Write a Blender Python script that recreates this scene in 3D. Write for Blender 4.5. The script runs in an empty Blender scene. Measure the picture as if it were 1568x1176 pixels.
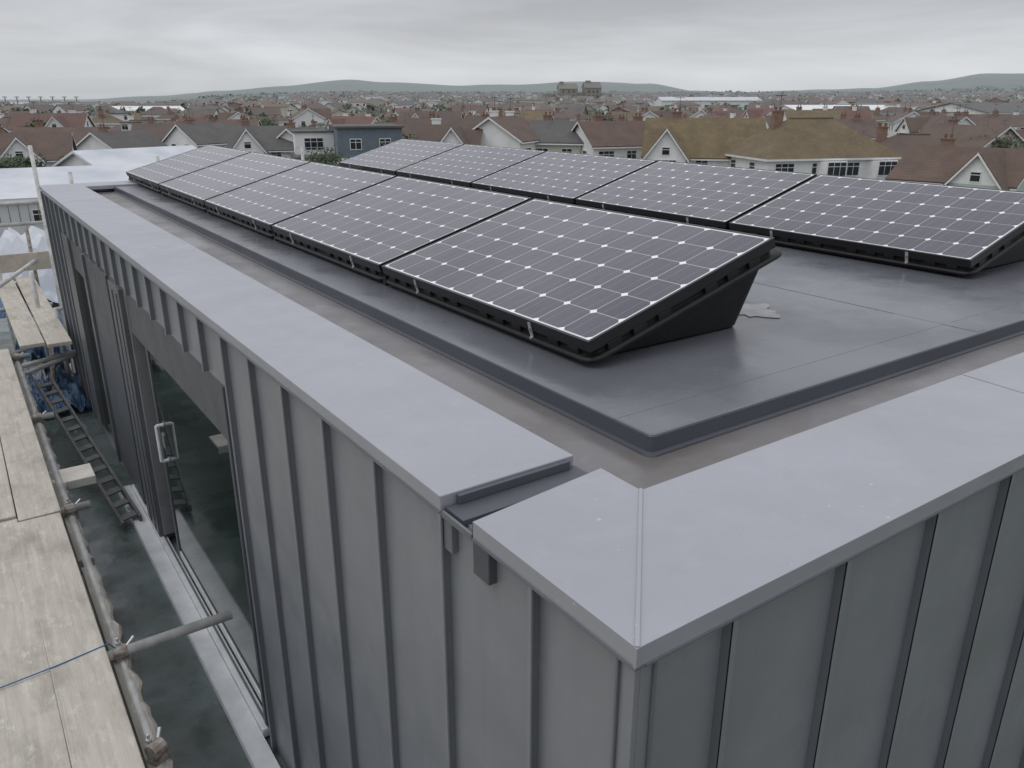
import bpy, math, random
from mathutils import Vector, Matrix, noise
random.seed(11)
S=bpy.context.scene
S.view_settings.view_transform='Standard'
try: S.view_settings.look='None'
except: pass
S.view_settings.exposure=0

# ---------------------------------------------------------------- materials
def N(nt,t,**k):
    n=nt.nodes.new(t)
    for a,b in k.items(): setattr(n,a,b)
    return n
def mathn(nt,op,a,b=None,clamp=False):
    n=N(nt,'ShaderNodeMath',operation=op); n.use_clamp=clamp
    for i,v in enumerate((a,b)):
        if v is None: continue
        if isinstance(v,(int,float)): n.inputs[i].default_value=v
        else: nt.links.new(v,n.inputs[i])
    return n.outputs[0]
def mixc(nt,f,a,b,mode='MIX'):
    n=N(nt,'ShaderNodeMix',data_type='RGBA',blend_type=mode)
    for i,v in ((0,f),(6,a),(7,b)):
        if isinstance(v,(int,float)): n.inputs[i].default_value=v
        elif isinstance(v,tuple): n.inputs[i].default_value=(*v,1) if len(v)==3 else v
        else: nt.links.new(v,n.inputs[i])
    return n.outputs[2]
def ramp(nt,src,lo,hi):
    n=N(nt,'ShaderNodeMapRange'); n.inputs[1].default_value=lo; n.inputs[2].default_value=hi
    nt.links.new(src,n.inputs[0]); return n.outputs[0]
def noiset(nt,co,scale,detail=4,rough=.6,dist=0):
    n=N(nt,'ShaderNodeTexNoise'); n.inputs['Scale'].default_value=scale
    n.inputs['Detail'].default_value=detail; n.inputs['Roughness'].default_value=rough
    n.inputs['Distortion'].default_value=dist
    nt.links.new(co,n.inputs['Vector']); return n.outputs[0]
def coords(nt,scale=(1,1,1),kind='pos'):
    if kind=='pos': o=N(nt,'ShaderNodeNewGeometry').outputs['Position']
    else: o=N(nt,'ShaderNodeTexCoord').outputs['Object']
    m=N(nt,'ShaderNodeMapping'); m.inputs['Scale'].default_value=scale
    nt.links.new(o,m.inputs[0]); return m.outputs[0]
HAZE=(.32,.355,.37)  # aerial haze painted into base colours by distance from the origin
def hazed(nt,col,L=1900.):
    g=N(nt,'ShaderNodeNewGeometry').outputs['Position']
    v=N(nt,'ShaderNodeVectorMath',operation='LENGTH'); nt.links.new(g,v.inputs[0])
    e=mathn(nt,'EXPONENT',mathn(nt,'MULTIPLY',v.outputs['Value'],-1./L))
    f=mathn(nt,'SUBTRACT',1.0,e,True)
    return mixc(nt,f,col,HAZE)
def newmat(name):
    m=bpy.data.materials.new(name); m.use_nodes=True
    return m,m.node_tree,m.node_tree.nodes['Principled BSDF']
def setbump(nt,b,h,strength,dist=.01):
    n=N(nt,'ShaderNodeBump'); n.inputs['Strength'].default_value=strength; n.inputs['Distance'].default_value=dist
    nt.links.new(h,n.inputs['Height']); nt.links.new(n.outputs[0],b.inputs['Normal'])
def mat(name,c1,c2=None,scale=3,rough=.6,metal=0,haze=False,stretch=(1,1,1),bump=0,bdist=.01,bscale=None,lo=.35,hi=.65,kind='pos',spec=.5,detail=5):
    m,nt,b=newmat(name)
    c2=c2 or c1
    co=coords(nt,stretch,kind)
    f=ramp(nt,noiset(nt,co,scale,detail),lo,hi)
    col=mixc(nt,f,c1,c2)
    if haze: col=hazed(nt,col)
    nt.links.new(col,b.inputs['Base Color'])
    b.inputs['Roughness'].default_value=rough; b.inputs['Metallic'].default_value=metal
    b.inputs['Specular IOR Level'].default_value=spec
    if bump: setbump(nt,b,noiset(nt,co,bscale or scale*4,4),bump,bdist)
    return m

def zinc(name,base,rough=.42,metal=.35,speck=True,streak=False):
    m,nt,b=newmat(name)
    co=coords(nt)
    col=mixc(nt,ramp(nt,noiset(nt,co,1.3,5),.3,.7),tuple(c*.93 for c in base),tuple(c*1.07 for c in base))
    sm=ramp(nt,noiset(nt,co,5,7,.72,1.2),.52,.75)
    col=mixc(nt,mathn(nt,'MULTIPLY',sm,.26),col,tuple(min(1,c*1.35) for c in base))
    dk=ramp(nt,noiset(nt,coords(nt,(1,1,.25)),11,5,.7),.58,.8)
    col=mixc(nt,mathn(nt,'MULTIPLY',dk,.2),col,tuple(c*.65 for c in base))
    if speck:
        for sc_,thr,base_r,var,amt in ((5,.66,.02,.045,.6),(17,.84,.04,.05,.4),(48,.9,.10,.04,.3)):
            v=N(nt,'ShaderNodeTexVoronoi'); v.inputs['Scale'].default_value=sc_
            nt.links.new(co,v.inputs['Vector'])
            r=N(nt,'ShaderNodeSeparateColor'); nt.links.new(v.outputs['Color'],r.inputs[0])
            wob=mathn(nt,'MULTIPLY',mathn(nt,'SUBTRACT',noiset(nt,co,70,3),.5),.16)
            d=mathn(nt,'ADD',v.outputs['Distance'],wob)
            spot=mathn(nt,'LESS_THAN',d,mathn(nt,'ADD',mathn(nt,'MULTIPLY',r.outputs[1],var),base_r))
            pick=mathn(nt,'GREATER_THAN',r.outputs[0],thr)
            col=mixc(nt,mathn(nt,'MULTIPLY',mathn(nt,'MULTIPLY',spot,pick),amt),col,(.72,.72,.74))
    if streak:
        st=ramp(nt,noiset(nt,coords(nt,(1,1,.03)),26,4,.6),.5,.8)
        col=mixc(nt,mathn(nt,'MULTIPLY',st,.16),col,tuple(c*.7 for c in base))
    nt.links.new(col,b.inputs['Base Color'])
    b.inputs['Metallic'].default_value=metal
    rr=N(nt,'ShaderNodeMapRange'); nt.links.new(noiset(nt,co,5,5),rr.inputs[0])
    rr.inputs[1].default_value=.3; rr.inputs[2].default_value=.7; rr.inputs[3].default_value=rough-.1; rr.inputs[4].default_value=rough+.1
    nt.links.new(rr.outputs[0],b.inputs['Roughness'])
    setbump(nt,b,noiset(nt,co,2.2,2,.5),.4,.025)
    return m

M={}
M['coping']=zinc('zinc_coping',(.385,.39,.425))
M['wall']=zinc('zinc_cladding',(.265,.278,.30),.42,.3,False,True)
M['seam']=zinc('zinc_seam_shaded',(.18,.19,.207),.45,.3,False)  # cladding zinc made darker, painting the shade of the ribs into the colour
M['zincdark']=zinc('zinc_dark_trim',(.10,.107,.122),.5,.25,False)  # darker zinc tone for flashings, reveal and door parts
M['panelgrey']=mat('door_panel_grey',(.095,.10,.107),(.12,.126,.133),4,.4)
M['black']=mat('black_void',(.008,.008,.009),None,3,.5)
M['blackplastic']=mat('black_plastic',(.006,.006,.0065),(.012,.012,.013),14,.5,bump=.25,bdist=.004,kind='obj',spec=.35)
M['frame']=mat('black_frame',(.008,.008,.009),(.012,.012,.013),5,.35,kind='obj')
M['alu']=mat('aluminium',(.62,.62,.62),(.5,.5,.5),20,.35,.6)
M['tube']=mat('galvanised_tube',(.62,.62,.60),(.40,.39,.37),9,.5,.05,bump=.2,bdist=.003)
M['darksteel']=mat('shaded_dark_steel',(.08,.085,.09),(.15,.15,.15),12,.6,.3)  # dark grey steel, darkened further to paint in the shade around the ladder
M['whitealu']=mat('white_powder_coat',(.76,.78,.80),(.60,.62,.64),6,.35)
M['silver']=mat('anodised_strip',(.30,.31,.32),(.24,.25,.26),6,.4,.3)
M['rust']=mat('coupler_steel',(.40,.37,.34),(.18,.14,.11),30,.6,.2)
M['blue']=mat('blue_tarpaulin',(.07,.14,.27),(.15,.24,.37),5,.45,bump=.5,bdist=.05)
M['bluerope']=mat('blue_rope',(.04,.14,.32),None,3,.7)
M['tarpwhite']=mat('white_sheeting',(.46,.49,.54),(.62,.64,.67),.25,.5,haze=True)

def wood(name,a,b_,dirt=(.23,.21,.18)):
    m,nt,b=newmat(name)
    co=coords(nt,(1,.06,1),'obj')
    col=mixc(nt,ramp(nt,noiset(nt,co,38,6,.65,.6),.35,.68),a,b_)
    co2=coords(nt,(1,.5,1))
    col=mixc(nt,mathn(nt,'MULTIPLY',ramp(nt,noiset(nt,co2,5,6,.7),.48,.72),.65),col,dirt)
    col=mixc(nt,mathn(nt,'MULTIPLY',ramp(nt,noiset(nt,co2,17,5,.75),.55,.70),.6),col,(.74,.72,.68))
    oi=N(nt,'ShaderNodeObjectInfo')
    col=mixc(nt,mathn(nt,'MULTIPLY',oi.outputs['Random'],.3),col,(.44,.38,.31))
    v=N(nt,'ShaderNodeTexVoronoi'); v.inputs['Scale'].default_value=5; nt.links.new(coords(nt,(1,.5,1)),v.inputs['Vector'])
    kn=mathn(nt,'LESS_THAN',v.outputs['Distance'],.06)
    col=mixc(nt,mathn(nt,'MULTIPLY',kn,.6),col,(.15,.11,.08))
    nt.links.new(col,b.inputs['Base Color']); b.inputs['Roughness'].default_value=.8
    setbump(nt,b,noiset(nt,co,60,5),.5,.004)
    return m
M['wood']=wood('scaffold_timber',(.585,.545,.475),(.46,.42,.355))
M['oldwood']=wood('weathered_timber',(.26,.25,.23),(.40,.39,.36))

def membrane(name,base,rough,wet=.0,brown=None):
    m,nt,b=newmat(name); co=coords(nt)
    col=mixc(nt,ramp(nt,noiset(nt,co,.9,5),.3,.7),tuple(c*.86 for c in base),tuple(c*1.12 for c in base))
    if brown: col=mixc(nt,ramp(nt,noiset(nt,co,2.3,6,.7),.35,.7),col,brown)
    col=mixc(nt,mathn(nt,'MULTIPLY',ramp(nt,noiset(nt,co,14,6,.75),.56,.75),.25),col,tuple(c*1.6 for c in base))
    nt.links.new(col,b.inputs['Base Color'])
    rr=N(nt,'ShaderNodeMapRange'); nt.links.new(noiset(nt,co,1.6,6,.65),rr.inputs[0])
    rr.inputs[1].default_value=.42; rr.inputs[2].default_value=.6; rr.inputs[3].default_value=rough-wet; rr.inputs[4].default_value=rough
    nt.links.new(rr.outputs[0],b.inputs['Roughness'])
    setbump(nt,b,noiset(nt,co,7,3),.14,.01)
    return m
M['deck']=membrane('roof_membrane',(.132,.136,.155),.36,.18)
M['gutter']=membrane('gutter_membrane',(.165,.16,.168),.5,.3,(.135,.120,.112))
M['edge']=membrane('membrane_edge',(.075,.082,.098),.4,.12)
M['floor']=membrane('terrace_membrane',(.14,.185,.18),.5,.38,(.065,.075,.07))

def glassm(name,c=(.012,.016,.018)):
    m,nt,b=newmat(name)
    b.inputs['Base Color'].default_value=(*c,1); b.inputs['Roughness'].default_value=.03
    b.inputs['IOR'].default_value=1.5
    return m
M['glass']=glassm('door_glass',(.012,.022,.019))
M['winglass']=glassm('window_glass',(.03,.035,.04)); 

def cellmat(LX,LY,nx,ny,mg):
    m,nt,b=newmat('photovoltaic_cells')
    tc=N(nt,'ShaderNodeTexCoord').outputs['UV']
    sp=N(nt,'ShaderNodeSeparateXYZ'); nt.links.new(tc,sp.inputs[0])
    def cell(o,L,n):
        u=mathn(nt,'DIVIDE',mathn(nt,'SUBTRACT',mathn(nt,'MULTIPLY',o,L),mg),(L-2*mg)/n)
        f=mathn(nt,'ABSOLUTE',mathn(nt,'SUBTRACT',mathn(nt,'FRACT',u),.5))
        ins=mathn(nt,'MULTIPLY',mathn(nt,'GREATER_THAN',u,0.0),mathn(nt,'LESS_THAN',u,float(n)))
        return u,f,ins
    u,fx,ix=cell(sp.outputs[0],LX,nx); v,fy,iy=cell(sp.outputs[1],LY,ny)
    gapl=mathn(nt,'GREATER_THAN',mathn(nt,'MAXIMUM',fx,fy),.4875)
    dia=mathn(nt,'GREATER_THAN',mathn(nt,'ADD',fx,fy),.885)
    out=mathn(nt,'SUBTRACT',1.0,mathn(nt,'MULTIPLY',ix,iy))
    white=mathn(nt,'MAXIMUM',dia,mathn(nt,'MULTIPLY',out,.8))
    bus=mathn(nt,'ABSOLUTE',mathn(nt,'SUBTRACT',fx,.22))
    busl=mathn(nt,'LESS_THAN',bus,.008)
    wn=N(nt,'ShaderNodeTexWhiteNoise',noise_dimensions='2D')
    cx=N(nt,'ShaderNodeCombineXYZ'); nt.links.new(mathn(nt,'FLOOR',u),cx.inputs[0]); nt.links.new(mathn(nt,'FLOOR',v),cx.inputs[1])
    nt.links.new(cx.outputs[0],wn.inputs[0])
    col=mixc(nt,wn.outputs['Value'],(.034,.029,.050),(.052,.045,.070))
    col=mixc(nt,mathn(nt,'MULTIPLY',busl,.25),col,(.4,.4,.42))
    col=mixc(nt,mathn(nt,'MULTIPLY',gapl,.6),col,(.6,.6,.62))
    col=mixc(nt,white,col,(.85,.85,.87))
    dust=mathn(nt,'MULTIPLY',ramp(nt,noiset(nt,coords(nt),3.5,6,.7),.4,.8),.06)
    col=mixc(nt,dust,col,(.4,.4,.42))
    nt.links.new(col,b.inputs['Base Color'])
    rn=N(nt,'ShaderNodeMapRange'); nt.links.new(noiset(nt,coords(nt),2.5,5),rn.inputs[0]); rn.inputs[3].default_value=.06; rn.inputs[4].default_value=.2
    nt.links.new(rn.outputs[0],b.inputs['Roughness'])
    b.inputs['IOR'].default_value=1.66
    return m

# town
def roofm(name,a,b_,c=None):
    m,nt,b=newmat(name); co=coords(nt)
    col=mixc(nt,ramp(nt,noiset(nt,co,.55,5,.65),.35,.65),a,b_)
    if c: col=mixc(nt,ramp(nt,noiset(nt,co,1.7,6,.7),.52,.72),col,c)
    col=mixc(nt,mathn(nt,'MULTIPLY',ramp(nt,noiset(nt,co,4.5,5,.7),.5,.75),.35),col,tuple(x*.55 for x in a))
    sp=N(nt,'ShaderNodeSeparateXYZ'); nt.links.new(co,sp.inputs[0])
    row=mathn(nt,'FRACT',mathn(nt,'MULTIPLY',sp.outputs[2],5.5))
    col=mixc(nt,mathn(nt,'MULTIPLY',mathn(nt,'LESS_THAN',row,.25),.22),col,(.03,.025,.02))
    oi=N(nt,'ShaderNodeObjectInfo')
    col=mixc(nt,mathn(nt,'MULTIPLY',oi.outputs['Random'],.4),col,(.085,.070,.06))
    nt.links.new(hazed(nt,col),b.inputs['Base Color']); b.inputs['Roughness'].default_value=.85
    return m
M['r_brown']=roofm('roof_tiles_brown',(.10,.062,.047),(.15,.092,.066))
M['r_olive']=roofm('roof_tiles_lichen',(.125,.088,.045),(.18,.132,.062),(.21,.16,.07))
M['r_red']=roofm('roof_tiles_red',(.19,.078,.055),(.13,.062,.048))
M['r_grey']=roofm('roof_tiles_grey',(.085,.083,.08),(.125,.12,.115))
M['r_orange']=roofm('roof_tiles_orange',(.20,.105,.062),(.14,.078,.052))
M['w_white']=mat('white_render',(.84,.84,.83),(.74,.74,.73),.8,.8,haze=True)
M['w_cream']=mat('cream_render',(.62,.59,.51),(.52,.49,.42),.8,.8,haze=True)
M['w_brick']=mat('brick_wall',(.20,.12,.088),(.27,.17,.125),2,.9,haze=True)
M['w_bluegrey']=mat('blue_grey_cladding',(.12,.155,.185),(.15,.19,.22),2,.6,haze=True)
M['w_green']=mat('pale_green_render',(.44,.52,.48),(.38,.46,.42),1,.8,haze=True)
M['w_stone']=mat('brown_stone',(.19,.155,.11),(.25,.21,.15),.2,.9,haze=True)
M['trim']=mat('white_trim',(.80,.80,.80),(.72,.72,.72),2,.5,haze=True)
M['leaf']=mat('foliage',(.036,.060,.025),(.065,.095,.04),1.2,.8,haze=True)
M['leaf_lit']=mat('foliage_lit_top',(.065,.098,.038),(.10,.12,.05),1.2,.8,haze=True)  # paler copy of the foliage, light from above painted into the colour
M['bark']=mat('bark',(.10,.08,.06),(.06,.05,.04),5,.9)
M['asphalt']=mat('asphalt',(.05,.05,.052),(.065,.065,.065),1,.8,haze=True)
m,nt,b=newmat('ground_grass'); co=coords(nt)
c=mixc(nt,ramp(nt,noiset(nt,co,.03,6,.65),.4,.6),(.055,.085,.032),(.10,.10,.07))
c=mixc(nt,ramp(nt,noiset(nt,coords(nt),.004,6,.7),.48,.6),c,(.03,.05,.03))
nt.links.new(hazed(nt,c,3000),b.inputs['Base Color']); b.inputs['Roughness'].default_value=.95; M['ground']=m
M['sea']=mat('sea_water',(.36,.39,.41),(.40,.43,.45),.01,.5)

# ---------------------------------------------------------------- mesh helper
class MB:
    def __init__(s): s.v=[];s.f=[];s.m=[];s.mats=[];s.M=Matrix.Identity(4)
    def mi(s,k):
        if k not in s.mats: s.mats.append(k)
        return s.mats.index(k)
    def pts(s,ps):
        i=len(s.v); s.v+= [tuple(s.M@Vector(p)) for p in ps]; return i
    def poly(s,ps,k):
        i=s.pts(ps); s.f.append(tuple(range(i,i+len(ps)))); s.m.append(s.mi(k))
    def box(s,x0,x1,y0,y1,z0,z1,k):
        i=s.pts([(x0,y0,z0),(x1,y0,z0),(x1,y1,z0),(x0,y1,z0),(x0,y0,z1),(x1,y0,z1),(x1,y1,z1),(x0,y1,z1)])
        for q in ((3,2,1,0),(4,5,6,7),(0,1,5,4),(1,2,6,5),(2,3,7,6),(3,0,4,7)):
            s.f.append(tuple(i+a for a in q)); s.m.append(s.mi(k))
    def prism(s,ps,z0,z1,k):
        n=len(ps); i=s.pts([(x,y,z0) for x,y in ps]+[(x,y,z1) for x,y in ps])
        s.f.append(tuple(i+n-1-a for a in range(n))); s.f.append(tuple(i+n+a for a in range(n)))
        s.m+=[s.mi(k)]*2
        for a in range(n):
            b=(a+1)%n; s.f.append((i+a,i+b,i+n+b,i+n+a)); s.m.append(s.mi(k))
    def loft(s,rings,k,cap=True):
        n=len(rings[0]); base=[s.pts(r) for r in rings]
        for a,b in zip(base,base[1:]):
            for j in range(n):
                q=(j+1)%n; s.f.append((a+j,a+q,b+q,b+j)); s.m.append(s.mi(k))
        if cap:
            s.f.append(tuple(base[0]+n-1-j for j in range(n))); s.f.append(tuple(base[-1]+j for j in range(n))); s.m+=[s.mi(k)]*2
    def tube(s,p,q,r,k,n=14,hollow=False):
        p=Vector(p);q=Vector(q);d=(q-p).normalized()
        a=d.orthogonal().normalized();b=d.cross(a)
        R=[[tuple(c+a*math.cos(t)*rr+b*math.sin(t)*rr) for t in [2*math.pi*i/n for i in range(n)]] for c,rr in ((p,r),(q,r))]
        s.loft(R,k)
    def mesh(s,name,fix=True):
        me=bpy.data.meshes.new(name); me.from_pydata(s.v,[],s.f)
        for k in s.mats: me.materials.append(M[k])
        me.polygons.foreach_set('material_index',s.m); me.update()
        if fix:
            import bmesh
            bm=bmesh.new(); bm.from_mesh(me); bmesh.ops.recalc_face_normals(bm,faces=bm.faces); bm.to_mesh(me); bm.free()
        return me
    def obj(s,name,parent=None,bevel=0,smooth=False,fix=True):
        return mkobj(name,s.mesh(name,fix),parent,bevel,smooth)
def mkobj(name,me,parent=None,bevel=0,smooth=False):
    o=bpy.data.objects.new(name,me); S.collection.objects.link(o)
    if parent: o.parent=parent
    if smooth:
        for p in me.polygons: p.use_smooth=len(p.vertices)<=4
    if bevel:
        md=o.modifiers.new('b','BEVEL'); md.width=bevel; md.segments=2; md.limit_method='ANGLE'; md.angle_limit=.6
    return o
def empty(name,loc=(0,0,0),rot=0):
    o=bpy.data.objects.new(name,None); o.location=loc; o.rotation_euler=(0,0,rot); S.collection.objects.link(o); return o

# ---------------------------------------------------------------- building with zinc cladding
B=empty('zinc_clad_building')
XO,YO=.814,.800
XI,YI=1.225,1.225
YF,XF=9.7,7.2
WX,WY=.838,.825
T=.042
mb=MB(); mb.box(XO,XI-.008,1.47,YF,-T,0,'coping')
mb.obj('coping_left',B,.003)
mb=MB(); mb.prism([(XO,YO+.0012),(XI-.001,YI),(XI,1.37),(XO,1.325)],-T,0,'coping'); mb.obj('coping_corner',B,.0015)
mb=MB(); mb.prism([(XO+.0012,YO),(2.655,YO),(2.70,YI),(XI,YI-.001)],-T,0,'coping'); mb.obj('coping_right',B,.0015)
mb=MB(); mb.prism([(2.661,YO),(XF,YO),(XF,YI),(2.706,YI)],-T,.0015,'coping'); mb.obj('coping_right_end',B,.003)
mb=MB(); mb.box(2.64,2.72,YO+.01,YI-.01,-.03,-.006,'zincdark')
mb.box(XO+.01,XF,YF,YF+.40,-T,-.002,'coping'); mb.box(XF,XF+.4,YO,YF+.4,-T,-.001,'coping')
mb.obj('coping_far',B,.003)
d=Vector((XI-XO,YI-YO,0)); n=Vector((-d.y,d.x,0)).normalized()*.0045
p0=Vector((XO+.001,YO+.001,0));p1=Vector((XI,YI,0))
mb=MB(); mb.prism([(p0+n)[:2],(p0-n)[:2],(p1-n)[:2],(p1+n)[:2]],-.02,.0045,'coping')
mb.box(XO-.002,XO+.006,YO-.002,YO+.006,-T-.002,.001,'coping'); mb.obj('mitre_seam',B,.0012)
mb=MB()
mb.box(XO-.004,XO+.02,YO-.002,1.325,-T-.004,-T+.001,'seam'); mb.box(XO-.004,XO+.02,1.47,YF,-T-.004,-T+.001,'seam')
mb.box(XO+.021,XF,YO-.004,YO+.02,-T-.004,-T+.001,'seam')
mb.obj('fascia_hem',B)
mb=MB()
mb.box(WX+.002,XI-.02,WY+.002,YF,-.6,-.056,'zincdark')
mb.box(XI-.019,XF,WY+.002,YI-.02,-.6,-.057,'zincdark')
mb.box(WX-.012,XI-.005,1.385,1.468,-.052,-.030,'zincdark')
mb.box(WX+.02,XI-.03,1.455,1.4685,-.03,-.006,'zincdark')
mb.box(XO+.002,XO+.05,1.265,1.3295,-.135,-.010,'zincdark')
mb.box(XO-.002,XO+.006,1.329,1.462,-.052,-.034,'seam')
mb.box(WX-.018,WX,1.43,1.468,-.14,-.045,'seam')
mb.box(XO+.01,XI-.03,1.3295,1.345,-.05,-.012,'zincdark')
mb.obj('joint_flashing',B,.002)
mb=MB()
G0,G1,GT,GB=3.42,8.7,-.31,-2.17
ZB=-9.1
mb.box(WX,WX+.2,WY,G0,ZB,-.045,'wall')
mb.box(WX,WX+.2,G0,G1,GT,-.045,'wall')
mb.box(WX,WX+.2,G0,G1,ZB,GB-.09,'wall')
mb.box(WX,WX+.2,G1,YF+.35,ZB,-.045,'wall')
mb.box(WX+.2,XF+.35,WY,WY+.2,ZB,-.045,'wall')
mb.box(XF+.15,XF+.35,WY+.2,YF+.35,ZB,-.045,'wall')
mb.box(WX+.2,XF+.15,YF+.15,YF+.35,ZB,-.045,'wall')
mb.obj('cladding_walls',B)
mb=MB()
def seamL(y,z1,z0): 
    mb.box(WX-.026,WX+.001,y-.004,y+.004,z0,z1,'seam'); mb.box(WX-.0265,WX-.02,y-.009,y+.004,z0,z1-.001,'wall')
def seamR(x,z1,z0):
    mb.box(x-.004,x+.004,WY-.026,WY+.001,z0,z1,'seam'); mb.box(x-.004,x+.009,WY-.0265,WY-.02,z0,z1-.001,'wall')
y=1.11
while y<YF+.3:
    if G0-.02<y<G1: seamL(y,-T-.002,GT+.001)
    else: seamL(y,-T-.002,ZB)
    y+=.366
x=1.07
while x<XF+.2: seamR(x,-T-.002,ZB); x+=.363
mb.box(WX-.012,WX+.001,WY-.012,WY+.03,ZB,-T-.003,'wall'); mb.box(WX+.0015,WX+.035,WY-.012,WY+.001,ZB,-T-.003,'wall')
mb.box(WX-.02,WX-.0125,WY+.024,WY+.03,ZB,-T-.003,'seam'); mb.box(WX+.03,WX+.036,WY-.02,WY-.0125,ZB,-T-.003,'seam')
mb.obj('standing_seams',B,.0015)
mb=MB()
mb.box(WX-.014,WX+.06,G0-.012,G0+.02,GB,GT,'zincdark')
mb.box(WX+.003,WX+.16,G0+.021,G1,GT-.008,GT-.001,'zincdark')
mb.box(WX+.145,WX+.2,G0+.03,G1,GB-.09,GT-.009,'black')  # black sheet standing in for the unlit space behind the door
mb.obj('window_reveal',B,.002)
D=empty('glazed_door'); D.parent=B
GX=WX+.028
mb=MB(); mb.box(GX,GX+.012,G0+.05,5.34,GB+.05,GT-.03,'glass'); mb.obj('glass_pane',D)
mb=MB()
mb.box(GX-.006,GX+.03,G0+.021,G0+.05,GB,GT-.009,'black'); mb.box(GX-.008,GX+.03,5.34,5.38,GB,GT-.009,'panelgrey')
mb.box(GX-.006,GX+.03,G0+.05,5.34,GT-.03,GT-.009,'black'); mb.box(GX-.006,GX+.03,G0+.05,5.34,GB,GB+.05,'whitealu')
mb.box(WX-.0,WX+.08,5.72,5.755,GB,GT-.009,'silver'); mb.box(WX-.03,WX+.08,5.76,6.15,GB-.05,GT-.009,'panelgrey')
mb.box(WX-.035,WX-.0305,5.84,5.855,GB,GT-.05,'zincdark'); mb.box(WX-.038,WX-.0305,6.0,6.01,GB,GT-.05,'seam')
mb.box(WX+.0,WX+.08,6.19,6.30,GB,GT-.009,'panelgrey')
mb.box(WX-.02,WX+.08,6.305,7.275,GB,GT-.009,'zincdark')
mb.box(WX-.04,WX+.08,7.28,7.38,GB,GT-.009,'panelgrey'); mb.box(WX+.02,WX+.08,7.385,8.295,GB,GT-.009,'glass')
mb.box(WX-.02,WX+.08,8.3,8.7,GB,GT-.009,'panelgrey')
mb.obj('door_frame',D,.003)
mb=MB(); hx=WX-.02
mb.tube((hx,5.20,-1.36),(hx,5.20,-1.11),.011,'whitealu'); 
for zz in(-1.36,-1.11): mb.tube((hx,5.20,zz),(GX,5.20,zz),.011,'whitealu'); mb.tube((GX-.006,5.20,zz-.0),(GX+.0,5.20,zz),.02,'silver')
mb.box(GX-.008,GX-.001,5.24,5.30,-1.30,-1.20,'silver')
mb.obj('door_handle',D,0,False)
mb=MB(); mb.box(WX-.135,WX-.035,2.9,6.85,GB-.075,GB-.045,'whitealu'); mb.box(WX-.033,WX+.02,3.42,6.8,GB-.075,GB-.025,'whitealu')
mb.box(WX-.14,WX-.1355,2.9,6.85,GB-.10,GB-.04,'whitealu'); mb.box(WX-.005,WX+.005,3.42,6.8,GB-.0245,GB-.01,'panelgrey')
mb.obj('door_sill',B,.002)

DZ=-.02; GZ=-.075
mb=MB(); mb.box(WX+.2,XF+.2,WY+.2,YF+.2,-.3,GZ,'gutter'); mb.obj('box_gutter',B)
CX,CY=1.50,1.47; DX1,DY1=6.3,YF+.10
def rrect(x0,x1,y0,y1,r,n=5):
    P=[]
    for cx,cy,a0 in ((x1-r,y1-r,0),(x0+r,y1-r,90),(x0+r,y0+r,180),(x1-r,y0+r,270)):
        for i in range(n+1):
            a=math.radians(a0+90*i/n); P.append((cx+r*math.cos(a),cy+r*math.sin(a)))
    return P
def ring(o,z,r): return [(x,y,z) for x,y in rrect(CX-o,DX1+o,CY-o,DY1+o,r)]
mb=MB()
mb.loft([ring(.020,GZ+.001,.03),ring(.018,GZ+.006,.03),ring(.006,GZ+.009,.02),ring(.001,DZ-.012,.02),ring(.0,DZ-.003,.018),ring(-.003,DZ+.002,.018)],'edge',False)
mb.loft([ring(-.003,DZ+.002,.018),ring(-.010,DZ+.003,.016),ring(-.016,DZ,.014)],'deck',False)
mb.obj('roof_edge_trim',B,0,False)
mb=MB(); P=ring(-.016,DZ,.014); mb.poly(P,'deck'); mb.obj('roof_deck',B)
mb=MB()
mb.box(CX+.0,DX1,1.63,1.85,DZ-.001,DZ+.0006,'deck')
for xx in (3.35,5.1): mb.box(xx,xx+.06,CY+.02,DY1,DZ-.001,DZ+.0012,'deck')
mb.obj('membrane_lap',B)
mb=MB()
for yy in (3.0,3.6,5.5): mb.prism([(XI-.01,yy),(XI+.05,yy+.03),(XI+.045,yy+.17),(XI-.01,yy+.2)],GZ,GZ+.02,'edge')
mb.prism([(2.15,YI-.01),(2.4,YI-.01),(2.36,YI+.045),(2.2,YI+.04)],GZ,GZ+.02,'edge')
mb.obj('gutter_lap',B,.004)
M['patch']=mat('sealant_patch',(.24,.24,.255),(.36,.36,.37),12,.45)
mb=MB(); P=[]
for i in range(36):
    a=2*math.pi*i/36; r=.075+.018*math.sin(3*a)+.01*math.sin(7*a)+random.uniform(-.008,.008); P.append((2.86+r*1.7*math.cos(a),2.24+r*1.5*math.sin(a),DZ+.003))
mb.poly(P,'patch'); mb.obj('sealant_patch',B)

# ---------------------------------------------------------------- solar panels
PL,PW=1.615,.992; TILT=math.radians(15.9)
M['cells']=cellmat(PL-.022,PW-.022,10,6,.009)
R=Matrix.Translation((0,0,.105))@Matrix.Rotation(-TILT,4,'Y')
mb=MB(); mb.M=R; w=.011;h=.042
mb.box(0,PW,0,w,-h,0,'frame');mb.box(0,PW,PL-w,PL,-h,0,'frame');mb.box(0,w,w,PL-w,-h,0,'frame');mb.box(PW-w,PW,w,PL-w,-h,0,'frame')
mb.box(w,PW-w,w,PL-w,-h,-.03,'frame'); me_frame=mb.mesh('frame')
me=bpy.data.meshes.new('glass_cells'); q=[R@Vector(p) for p in ((w,w,-.002),(PW-w,w,-.002),(PW-w,PL-w,-.002),(w,PL-w,-.002))]
me.from_pydata([tuple(a) for a in q],[],[(0,1,2,3)]); uv=me.uv_layers.new(name='UVMap')
for i,c in enumerate(((0,0),(0,1),(1,1),(1,0))): uv.data[i].uv=c
me.materials.append(M['cells']); me_cells=me
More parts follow.
